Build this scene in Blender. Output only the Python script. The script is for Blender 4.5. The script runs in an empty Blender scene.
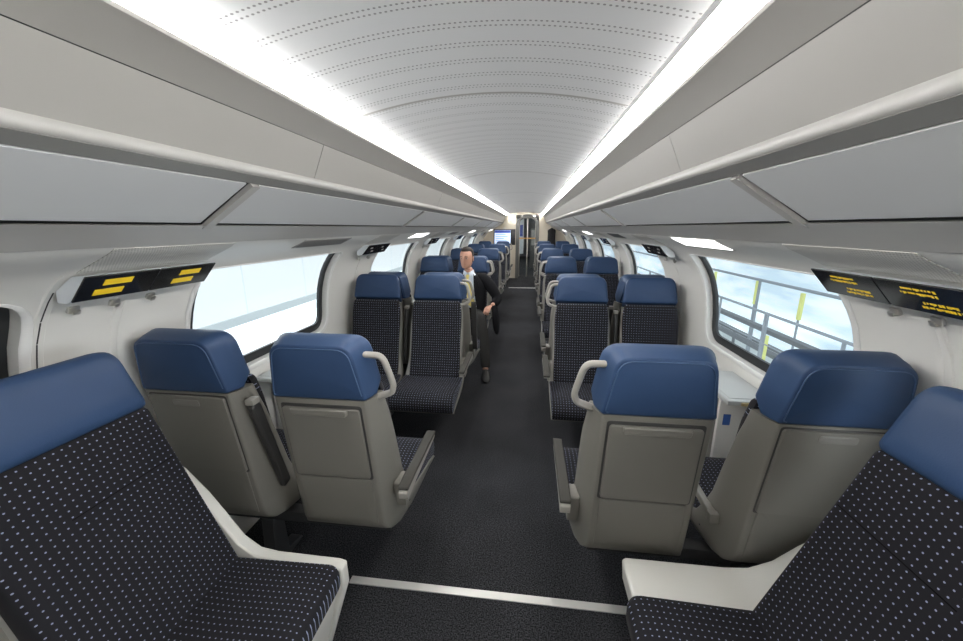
import bpy, bmesh, math, random
from mathutils import Vector, Matrix
random.seed(7)
scn = bpy.context.scene
col = scn.collection
BAY = 1.96          # window / seat-bay pitch along the car (Y)
Y_BACK, Y_END = -1.7, 12.4

# ------------------------------------------------------------------ helpers
def smooth(me, ang=38):
    for p in me.polygons: p.use_smooth = True
    me.set_sharp_from_angle(angle=math.radians(ang))

class MB:
    """collects geometry for ONE mesh object"""
    def __init__(s): s.bm = bmesh.new(); s.uv = s.bm.loops.layers.uv.new('UVMap')
    def face(s, vs, uvs=None):
        try: f = s.bm.faces.new(vs)
        except ValueError: return None
        if uvs:
            for l, u in zip(f.loops, uvs): l[s.uv].uv = u
        return f
    def v(s, p): return s.bm.verts.new(p)
    def box(s, x0, x1, y0, y1, z0, z1, bev=0.0, M=None):
        b = bmesh.new()
        bmesh.ops.create_cube(b, size=1)
        for v in b.verts:
            v.co = Vector(((x0+x1)/2+v.co.x*(x1-x0), (y0+y1)/2+v.co.y*(y1-y0), (z0+z1)/2+v.co.z*(z1-z0)))
        if bev: bmesh.ops.bevel(b, geom=b.edges[:], offset=bev, segments=2, affect='EDGES', profile=.6)
        s.add(b, M); return s
    def add(s, b, M=None):
        mp = {}
        for v in b.verts: mp[v] = s.bm.verts.new(M @ v.co if M else v.co)
        for f in b.faces: s.face([mp[v] for v in f.verts])
        b.free()
    def loft(s, rings, closed=True, cap0=True, cap1=True, uvs=None):
        R = [[s.bm.verts.new(p) for p in r] for r in rings]
        n = len(R[0])
        for i in range(len(R)-1):
            for j in range(n if closed else n-1):
                k = (j+1) % n
                u = [uvs[i][j], uvs[i][k], uvs[i+1][k], uvs[i+1][j]] if uvs else None
                s.face([R[i][j], R[i][k], R[i+1][k], R[i+1][j]], u)
        if cap0: s.face(R[0][::-1], uvs[0][::-1] if uvs else None)
        if cap1: s.face(R[-1], uvs[-1] if uvs else None)
        return R
    def tube(s, pts, r, n=10, flat=1.0):
        pts = [Vector(p) for p in pts]; rings = []
        up = None
        for i, p in enumerate(pts):
            t = (pts[min(i+1, len(pts)-1)] - pts[max(i-1, 0)]).normalized()
            if up is None:
                up = Vector((0, 1, 0)) if abs(t.y) < .9 else Vector((1, 0, 0))
            a = (up - t*up.dot(t)).normalized(); b = t.cross(a); up = a
            rr = r[i] if isinstance(r, (list, tuple)) else r
            rings.append([p + a*math.cos(2*math.pi*k/n)*rr*flat + b*math.sin(2*math.pi*k/n)*rr for k in range(n)])
        s.loft(rings); return s
    def build(s, name, mat, parent=None, bev=0, ang=38, seg=2):
        bmesh.ops.recalc_face_normals(s.bm, faces=s.bm.faces[:])
        me = bpy.data.meshes.new(name); s.bm.to_mesh(me); s.bm.free()
        for m in (mat if isinstance(mat, (list, tuple)) else [mat]): me.materials.append(m)
        smooth(me, ang)
        o = bpy.data.objects.new(name, me); col.objects.link(o)
        if parent is not None: o.parent = parent
        if bev:
            m = o.modifiers.new('bevel', 'BEVEL'); m.width = bev; m.segments = seg
            m.limit_method = 'ANGLE'; m.angle_limit = math.radians(40); m.harden_normals = False
        return o

def tag(o, label=None, cat=None, group=None, kind=None):
    if label: o['label'] = label
    if cat: o['category'] = cat
    if group: o['group'] = group
    if kind: o['kind'] = kind
    return o
def empty(name, loc=(0, 0, 0), rz=0):
    o = bpy.data.objects.new(name, None); col.objects.link(o)
    o.location = loc; o.rotation_euler = (0, 0, rz); o.empty_display_size = .1
    return o
KIDS = {}
def copy_tree(o, parent=None):
    c = o.copy(); col.objects.link(c)
    if parent is not None: c.parent = parent
    for ch in [x for x in col.objects if x.parent == o]: copy_tree(ch, c)
    return c

def arc(cx, cy, r, a0, a1, n):
    return [(cx+r*math.cos(math.radians(a0+(a1-a0)*i/n)), cy+r*math.sin(math.radians(a0+(a1-a0)*i/n))) for i in range(n+1)]
def rpoly(pts, rad, n=5):
    """round the corners of a polygon; rad: number or list"""
    out = []; N = len(pts)
    for i in range(N):
        p = Vector(pts[i]); a = Vector(pts[i-1]); b = Vector(pts[(i+1) % N])
        r = rad[i] if isinstance(rad, (list, tuple)) else rad
        d0 = (a-p); d1 = (b-p)
        t = min(r, d0.length*.48, d1.length*.48)
        if t < 1e-5: out.append(tuple(p)); continue
        q0 = p+d0.normalized()*t; q1 = p+d1.normalized()*t
        for k in range(n+1):
            u = k/n
            out.append(tuple(q0*(1-u)**2 + p*2*u*(1-u) + q1*u*u))
    return out
def inset(pts, d):
    """shrink a convex 2D outline by d towards the middle of its bounding box"""
    x0, x1 = min(p[0] for p in pts), max(p[0] for p in pts); y0, y1 = min(p[1] for p in pts), max(p[1] for p in pts)
    cx, cy, hx, hy = (x0+x1)/2, (y0+y1)/2, (x1-x0)/2, (y1-y0)/2
    kx, ky = max(0, 1-d/hx), max(0, 1-d/hy)
    return [(cx+(p[0]-cx)*kx, cy+(p[1]-cy)*ky) for p in pts]

# ------------------------------------------------------------------ materials
def mat(name, color, rough=.5, metal=0, emit=None, estr=0, spec=.5, noise=0, nscale=40, bump=0, bscale=200):
    m = bpy.data.materials.new(name); m.use_nodes = True
    nt = m.node_tree; b = nt.nodes['Principled BSDF']
    b.inputs['Base Color'].default_value = (*color, 1); b.inputs['Roughness'].default_value = rough
    b.inputs['Metallic'].default_value = metal; b.inputs['Specular IOR Level'].default_value = spec
    if emit:
        b.inputs['Emission Color'].default_value = (*emit, 1); b.inputs['Emission Strength'].default_value = estr
    tc = nt.nodes.new('ShaderNodeTexCoord')
    if noise:
        nz = nt.nodes.new('ShaderNodeTexNoise'); nz.inputs['Scale'].default_value = nscale; nz.inputs['Detail'].default_value = 3
        nt.links.new(tc.outputs['Object'], nz.inputs['Vector'])
        mx = nt.nodes.new('ShaderNodeMix'); mx.data_type = 'RGBA'
        mx.inputs['A'].default_value = (*[c*(1-noise) for c in color], 1); mx.inputs['B'].default_value = (*[min(1, c*(1+noise)) for c in color], 1)
        nt.links.new(nz.outputs['Fac'], mx.inputs['Factor']); nt.links.new(mx.outputs['Result'], b.inputs['Base Color'])
    if bump:
        n2 = nt.nodes.new('ShaderNodeTexNoise'); n2.inputs['Scale'].default_value = bscale
        nt.links.new(tc.outputs['Object'], n2.inputs['Vector'])
        bp = nt.nodes.new('ShaderNodeBump'); bp.inputs['Strength'].default_value = bump; bp.inputs['Distance'].default_value = .002
        nt.links.new(n2.outputs['Fac'], bp.inputs['Height']); nt.links.new(bp.outputs['Normal'], b.inputs['Normal'])
    return m
def math_node(nt, op, a, b=None, c=None):
    n = nt.nodes.new('ShaderNodeMath'); n.operation = op
    for i, x in enumerate((a, b, c)):
        if x is None: continue
        if isinstance(x, (int, float)): n.inputs[i].default_value = x
        else: nt.links.new(x, n.inputs[i])
    return n.outputs[0]
def dots_mat(name, base, dot, su, sv, ru, rv, rough=.8, metal=0, stagger=False, vband=None, sheen=0, spec=.3, uoff=0):
    """dots on a UV grid measured in metres; vband=(period, width): rows of dots only inside bands"""
    m = bpy.data.materials.new(name); m.use_nodes = True
    nt = m.node_tree; b = nt.nodes['Principled BSDF']
    b.inputs['Roughness'].default_value = rough; b.inputs['Metallic'].default_value = metal
    b.inputs['Specular IOR Level'].default_value = spec
    if sheen:
        b.inputs['Sheen Weight'].default_value = sheen; b.inputs['Sheen Roughness'].default_value = .4
    uv = nt.nodes.new('ShaderNodeUVMap'); uv.uv_map = 'UVMap'
    sp = nt.nodes.new('ShaderNodeSeparateXYZ'); nt.links.new(uv.outputs[0], sp.inputs[0])
    u = math_node(nt, 'DIVIDE', sp.outputs[0], su); v = math_node(nt, 'DIVIDE', sp.outputs[1], sv)
    if stagger:
        row = math_node(nt, 'FLOOR', v); half = math_node(nt, 'MULTIPLY', math_node(nt, 'FLOORED_MODULO', row, 2.0), .5)
        u = math_node(nt, 'ADD', u, half)
    du = math_node(nt, 'ABSOLUTE', math_node(nt, 'SUBTRACT', math_node(nt, 'FRACT', u), .5))
    dv = math_node(nt, 'ABSOLUTE', math_node(nt, 'SUBTRACT', math_node(nt, 'FRACT', v), .5))
    q = math_node(nt, 'ADD', math_node(nt, 'POWER', math_node(nt, 'DIVIDE', du, ru/su), 2.0), math_node(nt, 'POWER', math_node(nt, 'DIVIDE', dv, rv/sv), 2.0))
    fac = math_node(nt, 'LESS_THAN', q, 1.0)
    if vband:
        w = math_node(nt, 'FRACT', math_node(nt, 'DIVIDE', sp.outputs[1], vband[0]))
        fac = math_node(nt, 'MULTIPLY', fac, math_node(nt, 'LESS_THAN', w, vband[1]/vband[0]))
    mx = nt.nodes.new('ShaderNodeMix'); mx.data_type = 'RGBA'
    mx.inputs['A'].default_value = (*base, 1); mx.inputs['B'].default_value = (*dot, 1)
    nt.links.new(fac, mx.inputs['Factor']); nt.links.new(mx.outputs['Result'], b.inputs['Base Color'])
    return m

M = {}
M['wall'] = mat('wall_plastic', (.69, .678, .645), .42, noise=.02, nscale=3)
M['panel'] = mat('panel_plastic', (.33, .318, .297), .5, noise=.02, nscale=2)
M['flap'] = mat('flap_grey', (.60, .608, .612), .5, noise=.03, nscale=2)
M['lip'] = mat('lip_paint', (.44, .43, .41), .4)
M['under'] = mat('rail_underside_shade', (.27, .265, .25), .5)  # darkened in place of the shade on the down-facing strip
M['seam'] = mat('seam_dark', (.003, .003, .003), .9, spec=.1)
M['dark_gap'] = mat('dark_gap', (.03, .03, .032), .8)
M['ceil'] = dots_mat('ceiling_aluminium', (.82, .825, .83), (.36, .36, .36), .0125, .02, .0032, .0032, rough=.45, metal=.3, stagger=True, vband=(.1, .04), spec=.4)
M['strip'] = mat('light_strip', (1, 1, 1), .4, emit=(1.0, .99, .97), estr=48.0)
M['strip_right'] = mat('light_strip_right', (1, 1, 1), .4, emit=(1.0, .975, .94), estr=37.0)
M['lamp2'] = mat('vestibule_diffuser', (1, 1, 1), .4, emit=(1.0, .98, .95), estr=9.0)
M['lamp'] = mat('lamp_diffuser', (1, 1, 1), .4, emit=(1.0, .98, .95), estr=3.0)
M['carpet'] = None
M['metal'] = mat('brushed_metal', (.62, .60, .56), .35, .85)
M['threshold'] = mat('threshold_metal', (.66, .65, .62), .4, .3)
M['shell'] = mat('seat_shell_plastic', (.168, .160, .141), .42, noise=.04, nscale=6)
M['piping'] = mat('headrest_piping', (.05, .095, .19), .5)
M['slot'] = mat('slot_handle_grey', (.19, .182, .165), .5)
M['shell_dark'] = mat('seat_table_plastic', (.152, .145, .127), .45, noise=.05, nscale=5)
M['handle'] = mat('handle_coating', (.28, .265, .24), .42)
M['leather'] = mat('blue_leather', (.027, .056, .124), .5, spec=.3, bump=.12, bscale=260, noise=.05, nscale=8)
M['fabric'] = dots_mat('seat_fabric', (.0125, .0120, .0150), (.27, .30, .42), .0185, .0185, .0023, .0019, rough=.9, sheen=.03, spec=.2)
M['arm_dark'] = mat('armrest_dark', (.035, .034, .033), .45)
M['arm_pad'] = mat('armrest_pad', (.045, .043, .038), .7, spec=.2)
M['white'] = mat('white_shell', (.66, .645, .60), .35, noise=.02, nscale=4)
M['rubber'] = mat('window_rubber', (.018, .02, .022), .5)
M['frame_white'] = mat('window_surround', (.74, .735, .715), .35)
M['black'] = mat('sign_black', (.012, .012, .013), .12, spec=.7)
M['yellow'] = mat('sign_yellow', (.75, .52, .02), .4, emit=(.85, .58, .03), estr=.18)
M['sign_case'] = mat('sign_case', (.7, .74, .78), .3)
M['grille'] = dots_mat('grille_perforation', (.60, .585, .55), (.34, .33, .31), .009, .009, .0024, .0024, rough=.5, stagger=True)
M['vent_light'] = mat('table_grey', (.42, .43, .42), .5)
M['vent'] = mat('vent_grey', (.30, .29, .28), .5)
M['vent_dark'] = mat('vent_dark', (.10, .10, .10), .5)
M['steel_dark'] = mat('dark_steel', (.06, .06, .062), .5, .4)
M['brass'] = mat('latch_brass', (.45, .36, .18), .4, .6)
M['blue_tag'] = mat('blue_tag', (.03, .10, .35), .5)

def carpet():
    m = bpy.data.materials.new('carpet'); m.use_nodes = True
    nt = m.node_tree; b = nt.nodes['Principled BSDF']; b.inputs['Roughness'].default_value = .95; b.inputs['Specular IOR Level'].default_value = .15
    tc = nt.nodes.new('ShaderNodeTexCoord')
    n1 = nt.nodes.new('ShaderNodeTexNoise'); n1.inputs['Scale'].default_value = 165; n1.inputs['Detail'].default_value = 2
    n2 = nt.nodes.new('ShaderNodeTexNoise'); n2.inputs['Scale'].default_value = 2.2; n2.inputs['Detail'].default_value = 3
    for n in (n1, n2): nt.links.new(tc.outputs['Object'], n.inputs['Vector'])
    r = nt.nodes.new('ShaderNodeValToRGB'); r.color_ramp.elements[0].position = .36; r.color_ramp.elements[1].position = .70
    r.color_ramp.elements[0].color = (.005, .005, .006, 1); r.color_ramp.elements[1].color = (.062, .063, .070, 1)
    nt.links.new(n1.outputs['Fac'], r.inputs['Fac'])
    mx = nt.nodes.new('ShaderNodeMix'); mx.data_type = 'RGBA'; mx.blend_type = 'MULTIPLY'; mx.inputs['Factor'].default_value = .8
    r2 = nt.nodes.new('ShaderNodeValToRGB'); r2.color_ramp.elements[0].position = .3; r2.color_ramp.elements[1].position = .7
    r2.color_ramp.elements[0].color = (.65, .65, .65, 1); r2.color_ramp.elements[1].color = (1.1, 1.1, 1.1, 1)
    nt.links.new(n2.outputs['Fac'], r2.inputs['Fac'])
    nt.links.new(r.outputs['Color'], mx.inputs['A']); nt.links.new(r2.outputs['Color'], mx.inputs['B']); nt.links.new(mx.outputs['Result'], b.inputs['Base Color'])
    bp = nt.nodes.new('ShaderNodeBump'); bp.inputs['Strength'].default_value = .5; bp.inputs['Distance'].default_value = .004
    nt.links.new(n1.outputs['Fac'], bp.inputs['Height']); nt.links.new(bp.outputs['Normal'], b.inputs['Normal'])
    return m
M['carpet'] = carpet()
def glass():
    m = bpy.data.materials.new('window_glass'); m.use_nodes = True
    nt = m.node_tree; nt.nodes.remove(nt.nodes['Principled BSDF'])
    out = nt.nodes['Material Output']
    t = nt.nodes.new('ShaderNodeBsdfTransparent'); t.inputs[0].default_value = (.90, .95, .97, 1)
    g = nt.nodes.new('ShaderNodeBsdfGlossy'); g.inputs['Roughness'].default_value = .03
    lw = nt.nodes.new('ShaderNodeLayerWeight'); lw.inputs[0].default_value = .5
    fr = math_node(nt, 'MULTIPLY_ADD', math_node(nt, 'POWER', lw.outputs['Facing'], 5.0), .6, .03)
    mx = nt.nodes.new('ShaderNodeMixShader')
    nt.links.new(fr, mx.inputs[0]); nt.links.new(t.outputs[0], mx.inputs[1]); nt.links.new(g.outputs[0], mx.inputs[2])
    nt.links.new(mx.outputs[0], out.inputs[0])
    return m
M['glass'] = glass()

# ------------------------------------------------------------------ room shell
WALL = [(1.357, 0.0), (1.358, .45), (1.356, .84), (1.351, .95), (1.342, 1.06), (1.325, 1.17), (1.298, 1.26), (1.257, 1.34), (1.203, 1.41), (1.16, 1.45),
        (1.115, 1.48), (1.06, 1.505), (1.0, 1.532), (.966, 1.554), (.93, 1.582), (.895, 1.606)]
def cum(P):
    L = [0]
    for a, b in zip(P, P[1:]): L.append(L[-1]+math.dist(a, b))
    return L
WL = cum(WALL)
def wall_at(s):
    s = max(0, min(WL[-1], s))
    for i in range(len(WL)-1):
        if s <= WL[i+1]+1e-9:
            t = (s-WL[i])/(WL[i+1]-WL[i])
            return (WALL[i][0]+t*(WALL[i+1][0]-WALL[i][0]), WALL[i][1]+t*(WALL[i+1][1]-WALL[i][1]))
def s_of_z(z):
    for i in range(len(WALL)-1):
        if WALL[i][1] <= z <= WALL[i+1][1]+1e-9:
            t = (z-WALL[i][1])/(WALL[i+1][1]-WALL[i][1]); return WL[i]+t*(WL[i+1]-WL[i])
def wp(side, y, s, off=0.0):
    """point on the wall; off>0 goes INTO the room along the wall normal"""
    x, z = wall_at(s); xa, za = wall_at(s-.02); xb, zb = wall_at(s+.02)
    tx, tz = xb-xa, zb-za; l = math.hypot(tx, tz); nx, nz = -tz/l, tx/l   # inward/down normal
    if nx > 0: nx, nz = -nx, -nz
    return Vector((side*(x+nx*off), y, z+nz*off))
S0, S1 = s_of_z(.60), s_of_z(1.47)
ZW0, ZW1 = s_of_z(.865), s_of_z(1.432)
def win_rect(k):
    yc = 2.005+BAY*k
    if k == -1: return (-.45, .872, s_of_z(.865), s_of_z(1.41), .13, .12)
    return (yc-.55, yc+.63, ZW0, ZW1, .12, .035)
KS = list(range(-1, 5))
def win_loop(k, d=0.0, n=7):
    y0, y1, a, b, rb, rt = win_rect(k)
    return rpoly([(y0-d, a-d), (y1+d, a-d), (y1+d, b+d*.25), (y0-d, b+d*.25)], [max(.006, r_+d) for r_ in (rb, rb, rt, rt)], n)
def bay_range(k):
    lo = Y_BACK if k == -1 else (.912 if k == 0 else 1.145+BAY*k)
    hi = .912 if k == -1 else (1.145+BAY*(k+1) if k < KS[-1] else Y_END)
    return lo, hi
def build_wall(side, name):
    mb = MB(); bm = mb.bm
    for k in KS:
        lo, hi = bay_range(k)
        inner = win_loop(k); cy = sum(p[0] for p in inner)/len(inner); cs = sum(p[1] for p in inner)/len(inner)
        dens = []
        for i in range(len(inner)):
            a, b = inner[i], inner[(i+1) % len(inner)]; m = max(1, int(math.dist(a, b)/.05))
            dens += [(a[0]+(b[0]-a[0])*j/m, a[1]+(b[1]-a[1])*j/m) for j in range(m)]
        inner = dens; N = len(inner)
        # project each inner point radially on the bay rectangle
        outer = []
        for (y, s) in inner:
            dy, ds = y-cy, s-cs; t = 1e9
            if dy > 1e-9: t = min(t, (hi-cy)/dy)
            if dy < -1e-9: t = min(t, (lo-cy)/dy)
            if ds > 1e-9: t = min(t, (S1-cs)/ds)
            if ds < -1e-9: t = min(t, (S0-cs)/ds)
            outer.append((cy+dy*t, cs+ds*t))
        I, O = [], []
        for i in range(N):
            a, b = inner[i], inner[(i+1) % N]; c, d = outer[i], outer[(i+1) % N]
            I.append(a); O.append(c)
            if abs(c[0]-d[0]) > 1e-6 and abs(c[1]-d[1]) > 1e-6:      # a corner of the rectangle lies between
                cor = (hi if abs(c[0]-hi) < 1e-6 or abs(d[0]-hi) < 1e-6 else lo, S1 if abs(c[1]-S1) < 1e-6 or abs(d[1]-S1) < 1e-6 else S0)
                I.append(((a[0]+b[0])/2, (a[1]+b[1])/2)); O.append(cor)
        R = 7; rings = []
        # reveal: goes outwards from the hole edge
        rings.append([wp(side, y, s, -.07) for y, s in I])
        for r in range(R+1):
            t = r/R; rings.append([wp(side, i[0]+(o[0]-i[0])*t, i[1]+(o[1]-i[1])*t) for i, o in zip(I, O)])
        mb.loft(rings, cap0=False, cap1=False)
    for (a, b, n) in ((0, S0, 4), (S1, WL[-1], 10)):
        ys = [Y_BACK, Y_END]; g = [[mb.v(wp(side, y, a+(b-a)*i/n)) for i in range(n+1)] for y in ys]
        for i in range(n): mb.face([g[0][i], g[1][i], g[1][i+1], g[0][i+1]])
    o = mb.build(name, M['wall'], ang=50)
    me = o.data; nrm = []
    for v in me.vertices:          # smooth normals straight from the wall profile, so that sections join without a visible seam
        sz = s_of_z(max(0, min(1.6059, v.co.z))); xw, _ = wall_at(sz)
        if abs(abs(v.co.x)-xw) > .0015: nrm.append(None); continue
        xa, za = wall_at(sz-.03); xb, zb = wall_at(sz+.03)
        n = Vector((-abs(zb-za), 0, (xb-xa))).normalized()
        nrm.append(Vector((side*n.x, 0, n.z)))
    loops = [None]*len(me.loops)
    for p in me.polygons:
        on = all(nrm[vi] is not None for vi in p.vertices)
        for li, vi in zip(p.loop_indices, p.vertices):
            q = nrm[vi] if on else p.normal
            loops[li] = tuple(q if (not on or q.dot(p.normal) > 0) else -q)
    me.normals_split_custom_set(loops)
    return tag(o, f"pale grey curved train side wall on the {'left' if side < 0 else 'right'} with window openings", 'wall', kind='structure')
build_wall(-1, 'wall_left'); build_wall(1, 'wall_right')

nwin = 0
ORD = ['nearest', 'second', 'third', 'fourth', 'fifth', 'sixth', 'seventh', 'eighth', 'ninth', 'tenth', 'eleventh', 'twelfth']
for side in (-1, 1):
    for k in KS:
        nwin += 1
        root = tag(empty(f'window_{nwin}', (side*1.3, win_rect(k)[0]+.5, 1.1)), f"{ORD[k+1]} train window along the {'left' if side < 0 else 'right'} wall, black rubber seal around the glass", 'window', kind='structure')
        W = Matrix.Translation(-root.location)
        mb = MB()
        rings = []
        for d, off in ((-.002, -.05), (-.002, -.034), (-.050, -.034), (-.050, -.05)):
            lp = win_loop(k, d); dens = []
            for i in range(len(lp)):
                a, b = lp[i], lp[(i+1) % len(lp)]; m = max(1, int(round(math.dist(win_loop(k, 0)[i], win_loop(k, 0)[(i+1) % len(lp)])/.06)))
                dens += [(a[0]+(b[0]-a[0])*j/m, a[1]+(b[1]-a[1])*j/m) for j in range(m)]
            rings.append([W @ wp(side, y, s, off) for y, s in dens])
        mb.loft(rings+[rings[0]], cap0=False, cap1=False); mb.build('gasket', M['rubber'], root, ang=60)
        mb = MB(); rings = []
        for d, off in ((.03, .0006), (.027, .003), (.003, .003), (0.0, .0)):
            lp = win_loop(k, d); dens = []
            for i in range(len(lp)):
                a, b = lp[i], lp[(i+1) % len(lp)]; m = max(1, int(round(math.dist(win_loop(k, 0)[i], win_loop(k, 0)[(i+1) % len(lp)])/.06)))
                dens += [(a[0]+(b[0]-a[0])*j/m, a[1]+(b[1]-a[1])*j/m) for j in range(m)]
            rings.append([W @ wp(side, y, s, off) for y, s in dens])
        mb.loft(rings, cap0=False, cap1=False); mb.build('window_frame', M['frame_white'], root, ang=60)
        y0, y1, a, b, _, _ = win_rect(k); mb = MB(); n = 8
        g = [[mb.v(W @ wp(side, y, a+(b-a)*i/n, -.045)) for i in range(n+1)] for y in (y0, y1)]
        for i in range(n): mb.face([g[0][i], g[1][i], g[1][i+1], g[0][i+1]])
        mb.build('glass_pane', M['glass'], root)

# wall battens on the pillars, and the two panel joints next to the near window
ntrim = 0
def trim(name_label, mb, m):
    global ntrim
    ntrim += 1
    return tag(mb.build(f'trim_{ntrim}', m), name_label, 'trim', kind='structure')
for side in (-1, 1):
    sd = 'left' if side < 0 else 'right'
    for k in range(0, 6):
        y = 1.145+BAY*k; mb = MB(); n = 14; sa, sb = s_of_z(.5), s_of_z(1.36)
        rings = [[wp(side, y+dy, sa+(sb-sa)*i/n, o) for dy, o in ((-.028, -.002), (-.022, .004), (-.004, .004), (0, .002), (.004, .004), (.022, .004), (.028, -.002))] for i in range(n+1)]
        mb.loft(rings, closed=False, cap0=False, cap1=False)
        trim(f'pale joint strip on the {sd} wall pillar, {ORD[k]} from the camera', mb, M['wall'])
    mb = MB(); n = 30; sa, sb = s_of_z(.3), s_of_z(1.475)
    rings = [[wp(side, .914+dy, sa+(sb-sa)*i/n, o) for dy, o in ((-.020, -.002), (-.014, .0028), (.014, .0028), (.020, -.002))] for i in range(n+1)]
    mb.loft(rings, closed=False, cap0=False, cap1=False)
    trim(f'pale cover strip beside the nearest {sd} window', mb, M['wall'])
    mb = MB(); n = 30; sa, sb = s_of_z(.3), s_of_z(1.425)
    rings = [[wp(side, .912+dy, sa+(sb-sa)*i/n, o) for dy, o in ((-.0022, .0038), (.0022, .0038))] for i in range(n+1)]
    mb.loft(rings, closed=False, cap0=False, cap1=False)
    trim(f'dark upright panel joint beside the nearest {sd} window', mb, M['dark_gap'])

# floor, threshold strips
tag(MB().box(-1.39, 1.39, Y_BACK, 22, -.06, 0).build('floor', M['carpet']), 'dark speckled carpet floor running down the whole car', 'floor', kind='structure')
tag(MB().box(-.632, .632, 1.335, 1.372, 0.0005, .006, .002).build('threshold_strip', M['threshold']), 'pale metal strip across the floor between the sideways seats', 'floor strip', 'floor strips')
tag(MB().box(-.37, .37, 10.3, 10.36, 0.0005, .006, .002).build('threshold_strip', M['threshold']), 'pale metal strip across the aisle floor far down the car', 'floor strip', 'floor strips')

# ceiling: arched aluminium panels
def ceil_z(x): return 2.004+.060*(1-(x/.48)**2)
nc = 0
edges = [Y_BACK]+[1.49+BAY*k for k in range(-1, 6)]+[Y_END]
for i in range(len(edges)-1):
    if edges[i+1]-edges[i] < .05: continue
    mb = MB(); n = 20; a, b = edges[i]+.002, edges[i+1]-.002
    ring = []; uv = []
    xs = [-.48+.96*j/n for j in range(n+1)]
    P0 = [(x, a, ceil_z(x)) for x in xs]; P1 = [(x, b, ceil_z(x)) for x in xs]
    mb.loft([P0, P1], closed=False, cap0=False, cap1=False, uvs=[[(x, a) for x in xs], [(x, b) for x in xs]])
    nc += 1
    tag(mb.build(f'ceiling_{nc}', M['ceil']), f'perforated arched aluminium ceiling panel, {ORD[i]} section of the car from behind the camera', 'ceiling', kind='structure')
for i, y in enumerate(edges[1:-1]):
    mb = MB(); xs = [-.47+.94*j/20 for j in range(21)]
    mb.loft([[(x, y-.009, ceil_z(x)-.0012) for x in xs], [(x, y+.009, ceil_z(x)-.0012) for x in xs]], closed=False, cap0=False, cap1=False)
    trim(f'pale joint strip across the ceiling, {ORD[i]} from behind the camera', mb, M['lip'])
mb = MB().box(-.6, .6, Y_BACK, Y_END, 2.085, 2.12); tag(mb.build('ceiling_void', M['dark_gap']), 'dark void above the ceiling panels', 'ceiling', kind='structure')

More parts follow.
